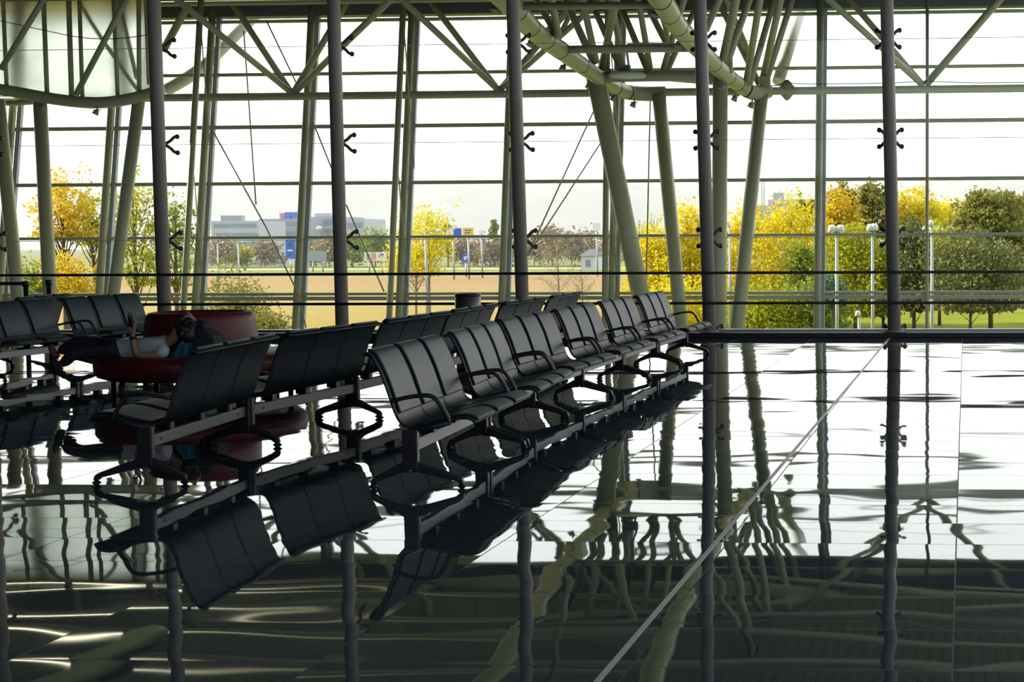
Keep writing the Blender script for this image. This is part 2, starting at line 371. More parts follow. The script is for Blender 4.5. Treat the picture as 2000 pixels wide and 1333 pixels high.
# ------------------------------------------------------------------ steel roof structure
def mem(b, p, q, r, top=True, n=14):
    """a straight tube between two points; a member that leaves the frame upwards runs on to the roof"""
    A, B = Vector(p), Vector(q)
    if top:
        hi, lo = (A, B) if A.z > B.z else (B, A); d = hi-lo
        if d.z > .05: hi = lo+d*((ZC-.02-lo.z)/d.z)
        A, B = lo, hi
    return b.tube([A, B], r, n)
YC = 48.25
t = empty('roof_truss', onY(1000, 176, YC), 'long tubular steel truss with V braces running along the facade', 'truss')
z0 = onY(1600, 177, YC).z
MB().tube([(FXL, YC, z0), (FXR, YC, z0)], .125, 20).build('bottom_chord', STEEL, t)
MB().tube([(FXL, YC-.6, 9.2), (FXR, YC-.6, 9.2)], .11, 16).build('top_chord', STEEL, t)
V = [((455, 8), (568, 180), 0, .10), ((365, 15), (568, 180), -2.5, .10), ((680, 0), (574, 180), 0, .10), ((760, 2), (576, 180), -2.5, .10),
     ((838, 0), (973, 176), 0, .10), ((790, 4), (973, 176), -2.5, .10), ((1110, 20), (977, 175), 0, .10), ((1140, 30), (977, 175), -2.5, .09),
     ((1660, 0), (1802, 166), 0, .10), ((1625, 5), (1802, 166), -2.5, .10), ((1952, 0), (1808, 166), 0, .12), ((1406, 8), (1483, 165), 0, .10), ((1421, 5), (1470, 120), -1.5, .09),
     ((330, 60), (325, 105), 0, .1)]
for (p, q, dy, r) in V[:-1]:
    mem(MB(), onY(*p, YC+dy), onY(*q, YC), r).build('brace', STEEL, t)
mem(MB(), onY(362, 20, YC), onY(318, 100, YC), .12).build('brace', STEEL, t)
b = MB().lathe([(.05, -.32), (.30, -.03), (.30, .03), (.05, .32)], onY(1537, 176, YC), 4, 1, .45); b.build('node_plate', STEEL, t)
MB().tube(spline([onY(x, y, YC-.1) for x, y in ((1505, 168), (1522, 166), (1537, 158), (1550, 163), (1600, 164), (1700, 163), (1752, 162), (1810, 159), (1900, 162), (2000, 161), (2100, 160))], 4), .015, 6).build('cable', CABLE, t)
for yy in (3.5,):
    pass
# purlins under the roof deck
for k, (Y, lb) in enumerate(((45.6, 'roof purlin nearest the facade head'), (43.0, 'second roof purlin in from the facade head'), (40.4, 'third roof purlin in from the facade head'), (37.8, 'fourth roof purlin in from the facade head'))):
    tag(MB().tube([(XL, Y, 9.12), (XR, Y, 9.12)], .13, 14).build('roof_purlin', STEEL), lb, 'beam', 'roof purlins')

# two big longitudinal beams with the space frame on the tree columns
ZL = 6.4
def zline(pts, z=ZL): return [onZ(x, y, z) for x, y in pts]
def bands(b, pts, r, ks):
    for k in ks:
        i = int(k*(len(pts)-2)); p, q = Vector(pts[i]), Vector(pts[i+1]); d = (q-p).normalized()
        b.tube([p-d*.03, p+d*.03], r*1.03, 20)
frame = empty('roof_frame', onZ(1330, 170, ZL), 'pale green tubular roof frame of two big curved beams at upper centre', 'frame')
LB = spline([(-8.45, 24.5, 7.1), (-8.6, 27.5, 6.65)]+zline([(1000, 12), (1045, 62), (1100, 102), (1165, 148)])+[onY(1212, 176, 47.2), onY(1250, 183, 48.0), onY(1300, 183, YC)], 8)
RB = spline([(-5.4, 24.5, 7.1), (-5.55, 27.5, 6.65)]+zline([(1295, 5), (1330, 58), (1400, 130)])+[onY(1440, 163, 46.6), onY(1470, 181, 47.6), onY(1500, 178, YC)], 8)
for pts in (LB, RB):
    bm_ = MB().tube(pts, .23, 24).build('main_beam', STEEL, frame)
    b = MB(); bands(b, pts, .23, (.28, .36, .43, .5, .58, .66, .74, .82)); b.build('cable_tie', CABLE, bm_)
def cross(y, x0, x1, r, z=ZL):
    A, B = onZ(x0, y, z), onZ(x1, y+(x0-x1)*.004, z); A.y = B.y = (A.y+B.y)/2
    MB().tube([A, B], r, 16).build('cross_tube', STEEL, frame)
cross(12, 1010, 1290, .075); cross(96, 1095, 1345, .10); cross(149, 1165, 1420, .16)
MB().tube([onY(1180, 152, 45.2), onY(1300, 152, 45.2), onY(1395, 160, 46), onY(1470, 172, 47.5)], .10, 12).build('cross_tube', STEEL, frame)
DG = [((1048, 0), (1090, 72), 35.8, 38.5, 14), ((1077, 0), (1092, 74), 35.8, 35.8, 14), ((1104, 0), (1160, 122), 43.5, 45, 15), ((1138, 0), (1165, 124), 43.5, 43, 14),
      ((1162, 20), (1214, 138), 45, 46.5, 13), ((1196, 10), (1218, 138), 45, 44, 12), ((1204, 0), (1174, 135), 44.5, 42, 14), ((1186, 60), (1186, 140), 45, 45.5, 8),
      ((1216, 20), (1266, 140), 45.2, 47, 13), ((1247, 0), (1271, 140), 45.2, 44, 12), ((1267, 18), (1310, 100), 45.2, 47, 13), ((1290, 20), (1308, 85), 45.2, 44, 10),
      ((1334, 5), (1294, 140), 45.2, 44, 12), ((1352, 30), (1302, 140), 45.2, 47, 12), ((1404, 0), (1378, 60), 40, 40, 14),
      ((1437, 0), (1412, 118), 41.5, 41, 17), ((1463, 0), (1422, 118), 41.5, 43, 14), ((1484, 0), (1457, 165), 47, 45, 14), ((1512, 0), (1464, 165), 47, 48, 13),
      ((1524, 0), (1491, 150), 48.2, 46, 14), ((1547, 0), (1499, 150), 48.2, 48.4, 13), ((1105, 20), (1068, 60), 47.5, 47.5, 10), ((1120, 15), (1092, 72), 47.5, 47.5, 10)]
for p, q, Yl, Yh, w in DG:
    mem(MB(), onY(*p, Yh), onY(*q, Yl), w/2*(Yl/3000)).build('diagonal', STEEL, frame)
# gussets
for x, y, Y, w in ((1420, 125, 43.5, .28), (1494, 160, 48, .3), (1185, 146, 45, .25)):
    c = onY(x, y, Y); MB().box((c.x-w*.6, c.y-.05, c.z-w), (c.x+w*.6, c.y+.05, c.z+w*.7)).build('gusset_plate', STEEL, frame, bevel=.05)
# shallow dish lamp on an arm
dl = empty('dish_light', onY(1225, 150, 44.2), 'shallow dish light fitting under the roof frame beside the left curved beam', 'light')
c = onY(1226, 150, 44.2)
MB().lathe([(.02, .14), (.45, .12), (.54, .06), (.54, .0), (.48, -.04), (.02, -.06)], c, 32).build('dish', STEEL2, dl)
MB().tube(spline([onY(1340, 86, 44.2), onY(1240, 86, 44.2), onY(1225, 92, 44.2), onY(1228, 128, 44.2)], 6), .035, 8).build('feed_pipe', STEEL, dl)
c2 = onY(1222, 135, 44.2); MB().box((c2.x-.22, c2.y-.1, c.z+.13), (c2.x+.14, c2.y+.1, c.z+.34)).build('ballast_box', LAMP, dl, bevel=.03)

# tree columns
def column(label, ptop, Yt, pbot, Yb, w):
    A, B = onY(*ptop, Yt), onY(*pbot, Yb); d = B-A; B = A+d*((ZBOT-A.z)/d.z)
    t = empty('tree_column', B, label, 'column')
    r = w/2*Yt/3000
    MB().tube([B, A], r, 28).build('shaft', STEEL, t)
    MB().lathe([(r*1.5, 0), (r*1.5, .05), (r*1.05, .08)], B, 24).build('base_plate', STEEL, t)
    return t
column('broadest pale green tree column leaning under the left curved beam', (1163, 150), 45, (1251, 575), 46.5, 37)
column('pale green tree column leaning right at the end of the left beam', (1287, 186), 48, (1327, 600), 47, 27)
column('upright pale green tree column right behind the fourth dark post', (1407, 150), 44.5, (1404, 640), 45, 30)
column('pale green tree column leaning left below the right curved beam', (1488, 180), 48, (1440, 640), 46.4, 27)
column('upright pale green column at left above the belt barrier posts', (78, 195), 45.6, (97, 570), 45.6, 26)
column('pale green column leaning right behind the far left benches', (272, 190), 45.6, (222, 570), 45.6, 24)
column('pale green column leaning left at the left picture edge', (-4, 195), 45.6, (33, 560), 45.6, 26)

# left bay: sagging curved beam, studs and frosted screen
lb = empty('screen_frame', onY(150, 200, 45.4), 'curved tubular frame with studs carrying the frosted screen, top left', 'frame')
MB().tube(spline([onY(x, y, 45.4) for x, y in ((-120, 150), (-40, 168), (30, 180), (90, 191), (140, 198), (190, 201), (240, 196), (290, 184), (318, 172))], 6), .175, 20).build('curved_beam', STEEL, lb)
MB().tube([onY(-60, 200, 46.4), onY(30, 200, 46.4), onY(85, 196, 46.2)], .11, 14).build('side_tube', STEEL, lb)
for x0, x1, y1, w in ((6, 13, 170, 8), (85, 92, 185, 9), (134, 140, 190, 10), (155, 161, 190, 8), (222, 230, 190, 8), (271, 272, 180, 9), (284, 290, 165, 6)):
    mem(MB(), onY(x0, 0, 45.9), onY(x1, y1, 45.5), w/2*45.5/3000).build('stud', STEEL, lb)
for p, q in (((84, 0), (2, 135)), ((246, 0), (148, 186))):
    mem(MB(), onY(*p, 45), onY(*q, 45.2), .085).build('diagonal', STEEL, lb)
for p, q in (((165, 30), (268, 172)), ((237, 20), (266, 150))):
    mem(MB(), onY(*p, 47), onY(*q, 46.4), .06).build('diagonal', STEEL, lb)
MB().tube(spline([onY(x, y, 45.1) for x, y in ((-20, 36), (30, 47), (90, 60), (150, 72), (200, 76), (245, 74), (290, 68))], 4), .014, 6).build('sagging_cable', CABLE, lb)
fr = MB(); vs = []
top, bot = [], []
for i in range(13):
    x = -60+355*i/12; yb = 165+38*math.sin(math.pi*min(1, max(0, (x+60)/480)))**1
    pt_ = onY(x, 0, 46.2); pt_.z = ZC-.06; top.append(pt_); bot.append(onY(x, yb-8, 46.2))
fr.add(top+bot, [(i, i+1, 14+i, 13+i) for i in range(12)], True)
so = fr.build('frosted_screen', FROST)
sm_ = so.modifiers.new('thick', 'SOLIDIFY'); sm_.thickness = .02
tag(so, 'large frosted translucent screen behind the curved frame at top left', 'screen')
# third longitudinal beam over the hall void and the header above the screen
tag(MB().tube(spline([(-18.2, 26.8, 7.5), (-18.2, 29, 7.35), (-18.25, 32, 7.3), (-18.5, 34.3, 7.5), (-19.4, 35.6, 8.1), (-21, 36.3, 8.9)], 6), .23, 20).build('curved_roof_beam', STEEL), 'curved roof beam high over the void, seen reflected in the floor at lower left', 'beam')
# outside: pale inclined props beyond the glass
for p, q, lbx in (((322, 178), (535, -10), 'broad pale prop arching up beyond the facade at upper left'), ((1520, 160), (1572, -10), 'pale prop rising beyond the facade right of the right curved beam')):
    A, B = onY(*p, 49.6), onY(*q, 52)
    pts = [A, onY((p[0]*2+q[0])/3+8, (p[1]*2+q[1])/3+10, 50.2), B] if p[0] < 1000 else [A, B]
    tag(MB().tube(spline(pts, 6) if len(pts) > 2 else pts, .20, 16).build('outer_prop', STEEL2), lbx, 'prop')

# ------------------------------------------------------------------ small spotlights on the beams
def spot(c, label, s=1):
    t = empty('spotlight', c, label, 'light', 'spotlights under the roof beams')
    MB().tube([c+Vector((0, 0, .12*s)), c], .03*s, 8).build('stem', LAMP, t)
    MB().box((c.x-.12*s, c.y-.03, c.z-.01), (c.x+.12*s, c.y+.03, c.z+.02)).build('yoke', LAMP, t)
    d = Vector((-.35, -.3, -.9)).normalized()
    MB().tube([c+Vector((.03, 0, -.01)), c+d*.06*s, c+d*.16*s], .1*s, 12, rs=[.05*s, .085*s, .115*s]).build('lamp_head', LAMP, t)
for x, y, Y, lb_ in ((972, 10, 30.5, 'spotlight at the near end of the left curved beam, by the dark post'), (1040, 80, 36, 'second spotlight down the left curved beam'), (1102, 128, 41.5, 'third spotlight down the left curved beam'),
                 (1152, 164, 45, 'spotlight at the head of the broad leaning column'), (1200, 188, 46.8, 'spotlight just right of the broad column head'), (1239, 200, 47.6, 'spotlight at the lower bend of the left curved beam'),
                 (1437, 188, 46, 'spotlight right of the upright column head'), (1469, 201, 47, 'spotlight at the lower bend of the right curved beam'), (1284, 20, 31.5, 'spotlight at the near end of the right curved beam'),
                 (1329, 82, 37, 'second spotlight down the right curved beam'), (1412, 166, 43.5, 'spotlight at the head of the upright column'), (84, 207, 45.3, 'spotlight at the head of the upright left column'), (190, 215, 45.3, 'spotlight under the middle of the sagging left beam')):
    spot(onY(x, y, Y), lb_, .9)

# ------------------------------------------------------------------ benches
PROF = [(-.335, .892), (-.31, .906), (-.28, .892), (-.24, .82), (-.20, .725), (-.162, .61), (-.13, .51), (-.095, .44), (-.04, .405), (.05, .405), (.15, .428), (.25, .455), (.33, .468), (.385, .458), (.415, .43)]
SPR = [(p.x, p.y) for p in spline([(y, z, 0) for y, z in PROF], 4)]
def sheet(b, pts, x0, x1, lo, hi):
    """solid strip following the seat profile, from offset lo to hi along its normal"""
    n = len(pts); A = []; B = []
    for i in range(n):
        a, c = pts[max(i-1, 0)], pts[min(i+1, n-1)]
        t = Vector((c[0]-a[0], c[1]-a[1])).normalized(); nx, nz = -t.y, t.x     # towards the sitter
        A.append((pts[i][0]+nx*lo, pts[i][1]+nz*lo)); B.append((pts[i][0]+nx*hi, pts[i][1]+nz*hi))
    loop = A+B[::-1]; m = len(loop)
    vs = [(x0, y, z) for y, z in loop]+[(x1, y, z) for y, z in loop]
    b.add(vs, [(i, i+m, (i+1) % m+m, (i+1) % m) for i in range(m)])
    b.add(vs[:0], [])
    base = len(b.v)-2*m
    for i in range(n-1):
        b.f.append((base+i, base+i+1, base+m-2-i, base+m-1-i)); b.sm.append(False)
        b.f.append((base+m+i+1, base+m+i, base+m+m-1-i, base+m+m-2-i)); b.sm.append(False)
    return b
def smooth_by_angle(o, a=35):
    me = o.data; me.polygons.foreach_set('use_smooth', [True]*len(me.polygons))
    me.set_sharp_from_angle(angle=math.radians(a))
def make_bench():
    root = empty('bench', (0, 0, 0))
    bm_ = MB().box((-.93, -.025, .25), (.93, .035, .335)); beam = bm_.build('beam', BEAM, root, bevel=.006)
    b = MB()
    for x in (-.75, .75): b.box((x-.012, -.028, .285), (x+.012, -.0255, .30))
    b.build('bolt_cover', RUBBER, beam)
    for i in (-1, 0, 1):
        c = i*.575
        sh = sheet(MB(), SPR, c-.276, c+.276, -.014, .006).build('seat_shell', SHELL, root, bevel=.004); smooth_by_angle(sh)
        bp = sheet(MB(), SPR[3:26], c-.24, c+.24, .006, .026).build('back_pad', PAD, sh, bevel=.01, seg=3); smooth_by_angle(bp)
        sp = sheet(MB(), SPR[34:56], c-.24, c+.24, .006, .024).build('seat_pad', PAD, sh, bevel=.01, seg=3); smooth_by_angle(sp)
        for s in (-1, 1):
            e = MB().tube([(c+s*.278, y, z) for y, z in SPR], .011, 6).build('edge_bar', FRAME, sh)
        MB().box((c-.04, -.035, .335), (c+.04, .06, .398)).build('seat_bracket', FRAME, root, bevel=.006)
    for s in (-1, 1):
        X = s*.88
        pts = spline([(X, -.145, .585), (X, -.02, .612), (X, .09, .622), (X, .145, .605), (X, .185, .555), (X, .225, .49), (X, .248, .438)], 6)
        arm = MB().tube(pts, .015, 10, flat=1.35).build('armrest', FRAME, root)
        MB().tube([(X, .25, .44), (X, .12, .405), (X, -.03, .38)], .02, 8).build('arm_support', FRAME, arm)
        X = s*.955
        leg = empty('leg', (0, 0, 0)); leg.parent = root
        b = MB(); b.box((X-.03, -.052, .13), (X+.03, .052, .40))
        post = b.build('post', FRAME, leg, bevel=.01)
        for yf in (-.262, .345):
            sg = 1 if yf > 0 else -1
            pr = [(sg*.03, .16), (sg*.05, .185), (yf-sg*.03, .088), (yf, .07), (yf+sg*.012, .035), (yf-sg*.024, .035), (yf-sg*.04, .052), (sg*.06, .112), (sg*.0, .115)]
            if sg < 0: pr = pr[::-1]
            m = len(pr); vs = [(X-.022, y, z) for y, z in pr]+[(X+.022, y, z) for y, z in pr]
            MB().add(vs, [tuple(range(m))[::-1], tuple(range(m, 2*m))]+[(i, (i+1) % m, (i+1) % m+m, i+m) for i in range(m)]).build('foot', FRAME, leg, bevel=.007)
            MB().lathe([(.009, .04), (.012, .034), (.03, .019), (.03, .014), (.012, 0)], (X, yf-sg*.006, 0), 12).build('glide', RUBBER, leg)
    return root
proto = make_bench()
bench_used = [False]
def bench(X, Y, rz, label, group):
    o = proto if not bench_used[0] else copy_tree(proto)
    bench_used[0] = True
    o.location = (X, Y, 0); o.rotation_euler = (0, 0, rz)
    tag(o, label, 'bench', group)
QB = ['nearest', 'second', 'third', 'fourth', 'fifth', 'farthest']
BP = [(-3.64, 10.97, 3.2), (-3.77, 12.97, 4.6), (-3.88, 14.95, -1), (-3.88, 16.98, -.7), (-3.85, 18.96, -.8), (-3.81, 21.0, -1.4)]
AP = [(-5.58, 11.08, 6), (-5.60, 13.02, -4), (-5.56, 15.02, -2), (-5.59, 16.96, .6), (-5.56, 18.95, -2.6), (-5.55, 20.98, 0)]
for i in range(6):
    x, y, g = BP[i]
    bench(x, y, -math.pi/2+math.radians(g), QB[i]+' black three-seat bench in the front row, its seats facing right', 'front row of waiting benches')
    x, y, g = AP[i]
    bench(x, y, math.pi/2+math.radians(g), QB[i]+' black three-seat bench in the row seen from behind', 'rear row of waiting benches')
bench(-11.52, 18.55, -math.pi/2+math.radians(-2), 'black three-seat bench at the left picture edge, its seats facing right', 'far left benches')
bench(-11.46, 20.62, -math.pi/2+math.radians(-4), 'black three-seat bench just left of the red sofa', 'far left benches')
bench(-12.95, 20.75, math.pi/2+math.radians(9), 'black bench seen from behind beyond the far left seats', 'far left benches')

# ------------------------------------------------------------------ round red sofa
SX, SY = -8.17, 16.35
so = empty('round_sofa', (SX, SY, 0), 'round red leather sofa with a drum backrest', 'sofa')
MB().lathe([(.02, .20), (.98, .20), (1.05, .225), (1.08, .28), (1.085, .38), (1.06, .43), (1.0, .452), (.02, .455)], (SX, SY, 0), 64).build('seat', RED, so)
MB().lathe([(.60, .45), (.585, .62), (.565, .80), (.555, .86), (.53, .893), (.49, .90), (.45, .885), (.44, .85), (.02, .84)], (SX, SY, 0), 48).build('backrest', RED, so)
for k in range(8):
    g = 2*math.pi*(k+.3)/8; x, y = SX+.92*math.cos(g), SY+.92*math.sin(g)
    MB().tube([(x, y, 0), (x, y, .215)], .028, 10).build('leg', FRAME, so)

# ------------------------------------------------------------------ bin, belt barrier posts
bn = empty('waste_bin', (-7.72, 24.35, 0), 'round dark metal waste bin standing beyond the rear row of benches', 'bin')
MB().lathe([(.20, 0), (.205, .02), (.205, .80), (.19, .815), (.165, .815), (.16, .78)], (-7.72, 24.35, 0), 32).build('body', BIN, bn)
MB().lathe([(.207, .765), (.209, .78), (.207, .795)], (-7.72, 24.35, 0), 32).build('rim', RAILM, bn)
BELT = mat('black_belt', (.02, .02, .022), .7)
p1, p2 = onY(50, 552, 23.4), onY(95, 549, 24.4)
for p, lb_ in ((p1, 'black belt barrier post with its belt drawn out to the left'), (p2, 'black belt barrier post right of the post with the drawn belt')):
    t = empty('barrier_post', (p.x, p.y, 0), lb_, 'barrier')
    MB().tube([(p.x, p.y, .02), (p.x, p.y, p.z-.06)], .036, 14).build('pole', RAILM, t)
    MB().tube([(p.x, p.y, p.z-.07), (p.x, p.y, p.z+.02)], .05, 14).build('belt_head', RAILM, t)
    MB().lathe([(.17, 0), (.17, .012), (.04, .03)], (p.x, p.y, 0), 24).build('base', RAILM, t)
    if p is p1: MB().box((p.x-2.2, p.y-.003, p.z-.045), (p.x-.04, p.y+.003, p.z+.01)).build('belt', BELT, t)

# ------------------------------------------------------------------ the person lying on the sofa, and the backpack
SKIN = mat('skin', (.36, .19, .12), .5, var=.06, scale=12)
SHIRT = mat('white_cotton', (.62, .62, .66), .8, var=.05, scale=15, bump=.3, bscale=25)
PANTS = mat('dark_trousers', (.022, .024, .032), .8, var=.2, scale=12, bump=.3, bscale=25)
HAIR = mat('dark_hair', (.015, .011, .009), .55, var=.3, scale=60)
SHOE = mat('tan_shoe', (.16, .10, .06), .6)
PHONE = mat('phone_case', (.012, .012, .014), .2)
NAVY = mat('navy_nylon', (.012, .02, .04), .7, bump=.3, bscale=40)
TEAL = mat('teal_nylon', (.0, .10, .16), .6)
GREYN = mat('charcoal_nylon', (.03, .03, .032), .75, bump=.3, bscale=40)
def skin(name, nodes, edges, m, parent, root=0, sub=2):
    off = base_of(parent)
    me = bpy.data.meshes.new(name)
    me.from_pydata([tuple(n[0]-off) for n in nodes], edges, [])
    o = bpy.data.objects.new(name, me); COL.objects.link(o); o.parent = parent
    me.materials.append(m)
    o.modifiers.new('skin', 'SKIN')
    for i, n in enumerate(nodes):
        r = n[1]; me.skin_vertices[0].data[i].radius = r if isinstance(r, tuple) else (r, r)
        me.skin_vertices[0].data[i].use_root = (i == root)
    s = o.modifiers.new('sub', 'SUBSURF'); s.levels = sub; s.render_levels = sub
    o.modifiers['skin'].use_smooth_shade = True
    return o
def P(x, y, Y=15.68): return onY(x, y, Y)
per = empty('person', P(225, 702), 'person in white t-shirt lying on the red sofa holding up a phone', 'person')
N_ = []; E_ = []
def chain(pts, start=None):
    prev = start
    for p in pts:
        N_.append(p); i = len(N_)-1
        if prev is not None: E_.append((prev, i))
        prev = i
    return prev
pel = chain([(P(222, 682), .085)])
chest = chain([(P(262, 680), .09), (P(302, 677), .10)], pel)
nk = chain([(P(326, 672), .06), (P(335, 665), .05)], chest)
chain([(P(345, 655), .075), (P(353, 645), .085), (P(358, 637), .07)], nk)
chain([(P(212, 687, 15.60), .06), (P(180, 688, 15.56), .055), (P(150, 687, 15.52), .045), (P(134, 700, 15.5), .042), (P(119, 716, 15.5), .036)], pel)
chain([(P(212, 677, 15.80), .06), (P(185, 672, 15.82), .055), (P(158, 667, 15.84), .045), (P(135, 676, 15.84), .042), (P(113, 690, 15.84), .036)], pel)
el = chain([(P(322, 688, 15.56), .055), (P(296, 696, 15.5), .045), (P(266, 694, 15.46), .038), (P(261, 676, 15.46), .034), (P(259, 659, 15.46), .025)], chest)
pa = chain([(P(260, 650, 15.46), (.034, .02)), (P(262, 641, 15.46), (.036, .02))], el)
for k, (dx, l) in enumerate(((-3.4, 15), (-1.2, 18), (1.2, 17), (3.4, 13))):
    y0 = 15.46+dx*.006
    chain([(P(263+dx*.3, 636, y0), .0095), (P(265+dx*.2, 636-l*.5, y0), .0088), (P(259, 636-l, y0), .008)], pa)
chain([(P(256, 646, 15.43), .011), (P(251, 639, 15.43), .0095), (P(250, 632, 15.43), .0085)], pa-1)
e2 = chain([(P(330, 664, 15.84), .055), (P(360, 655, 15.92), .045), (P(388, 640, 15.92), .038), (P(382, 628, 15.86), .032), (P(374, 621, 15.80), .025)], chest)
p2_ = chain([(P(369, 617, 15.77), (.034, .02)), (P(364, 618, 15.74), (.036, .02))], e2)
for k, (dx, l) in enumerate(((-3.4, 11), (-1.2, 14), (1.2, 13.5), (3.4, 10))):
    y0 = 15.73+dx*.006
    chain([(P(360, 620+dx*.3, y0), .0095), (P(360-l*.45, 624+dx*.3, y0), .0088), (P(360-l*.75, 629, y0), .008)], p2_)
chain([(P(368, 611, 15.74), .011), (P(362, 609, 15.72), .0095)], p2_-1)
body = skin('body', N_, E_, SKIN, per)
# face: brow, nose, lips, ear
f = MB(); hd = P(350, 648)
for (x, y, Y, r, s_) in ((336, 650, 15.66, .016, (1.2, .8, 1)), (336, 657, 15.66, .014, (.8, 1.4, .5)), (337, 661, 15.66, .013, (.8, 1.4, .5)), (341, 669, 15.67, .024, (1, 1, .8)), (341, 641, 15.67, .03, (.8, 1.6, .6)), (356, 652, 15.595, .024, (.7, .4, 1))):
    f.ball(P(x, y, Y), r, 8, s_)
f.build('face', SKIN, body)
e = MB()
for Y in (15.63, 15.70): e.ball(P(337.5, 645.5, Y), .011, 8)
e.build('eye', mat('eye_dark', (.02, .015, .012), .2), body)
h = MB(); h.ball(P(361, 646, 15.68), .098, 16, (1.05, .98, 1.12)); h.ball(P(354, 636, 15.68), .075, 14, (1.15, 1.1, .75)); h.ball(P(366, 655, 15.66), .075, 12, (1, 1, 1.1))
rng = random.Random(4)
for k in range(60):
    g = rng.uniform(0, 6.28); a = rng.uniform(.2, 1.4)
    h.ball(P(361, 645, 15.68)+Vector((math.cos(g)*math.sin(a)*.09+.02, math.sin(g)*math.sin(a)*.085, math.cos(a)*.1)), .022, 6, (1.3, .8, .7))
h.build('hair', HAIR, body)
sh = [(P(220, 683), .112), (P(264, 681), .112), (P(300, 677), .118), (P(328, 670), .075), (P(324, 687, 15.555), .07), (P(302, 694, 15.505), .062), (P(331, 664, 15.845), .07), (P(352, 658, 15.90), .06)]
skin('t_shirt', sh, [(0, 1), (1, 2), (2, 3), (2, 4), (4, 5), (2, 6), (6, 7)], SHIRT, per)
tr = [(P(250, 682), .104), (P(222, 682), .115), (P(212, 687, 15.60), .09), (P(180, 688, 15.56), .082), (P(150, 687, 15.52), .068), (P(134, 700, 15.5), .064), (P(121, 714, 15.5), .055),
      (P(212, 677, 15.80), .09), (P(185, 672, 15.82), .082), (P(158, 667, 15.84), .068), (P(135, 676, 15.84), .064), (P(117, 688, 15.84), .055)]
skin('trousers', tr, [(0, 1), (1, 2), (2, 3), (3, 4), (4, 5), (5, 6), (1, 7), (7, 8), (8, 9), (9, 10), (10, 11)], PANTS, per, 1)
skin('shoe', [(P(115, 700, 15.84), .04), (P(107, 694, 15.84), .042), (P(102, 683, 15.84), .042), (P(98, 672, 15.84), .03)], [(0, 1), (1, 2), (2, 3)], SHOE, per)
skin('shoe', [(P(121, 726, 15.5), .04), (P(113, 720, 15.5), .042), (P(107, 710, 15.5), .042), (P(103, 700, 15.5), .03)], [(0, 1), (1, 2), (2, 3)], PANTS, per)  # near shoe: dark trouser material stands in for the shadow it lies in
w_ = MB().tube([P(259.6, 663, 15.46), P(259.2, 657.5, 15.46)], .036, 14); w_.build('watch', PHONE, per)
c = P(254, 625, 15.45)
ph = MB().box((c.x-.006, c.y-.038, c.z-.075), (c.x+.006, c.y+.038, c.z+.075)).build('phone', PHONE, None, bevel=.005)
tag(ph, 'dark phone held up by the person lying on the sofa', 'phone')
bp = empty('backpack', P(400, 702, 15.95), 'dark backpack propped on the red sofa as a pillow', 'backpack')
def prism_y(pts, y0, y1):
    m = len(pts); vs = [(p.x, y0, p.z) for p in pts]+[(p.x, y1, p.z) for p in pts]
    return MB().add(vs, [tuple(range(m)), tuple(range(m, 2*m))[::-1]]+[(i, i+m, (i+1) % m+m, (i+1) % m) for i in range(m)])
o1 = prism_y([P(370, 699, 15.9), P(372, 672, 15.9), P(378, 648, 15.9), P(392, 640, 15.9), P(415, 641, 15.9), P(430, 655, 15.9), P(437, 680, 15.9), P(436, 699, 15.9)], 15.74, 16.02).build('bag_body', GREYN, bp, bevel=.035, seg=4)
prism_y([P(380, 650, 15.9), P(383, 632, 15.9), P(394, 625, 15.9), P(408, 628, 15.9), P(413, 645, 15.9)], 15.78, 16.0).build('top_pocket', NAVY, bp, bevel=.03, seg=4)
prism_y([P(384, 697, 15.72), P(386, 670, 15.72), P(420, 668, 15.72), P(424, 697, 15.72)], 15.69, 15.75).build('front_pocket', GREYN, bp, bevel=.02, seg=3)
MB().tube(spline([P(368, 660, 15.70), P(356, 672, 15.62), P(346, 688, 15.60), P(344, 699, 15.60)], 6), .03, 8, flat=.5).build('strap', TEAL, bp)
prism_y([P(336, 700, 15.7), P(342, 690, 15.7), P(356, 676, 15.7), P(372, 668, 15.7), P(373, 700, 15.7)], 15.60, 15.80).build('padded_panel', TEAL, bp, bevel=.02, seg=3)

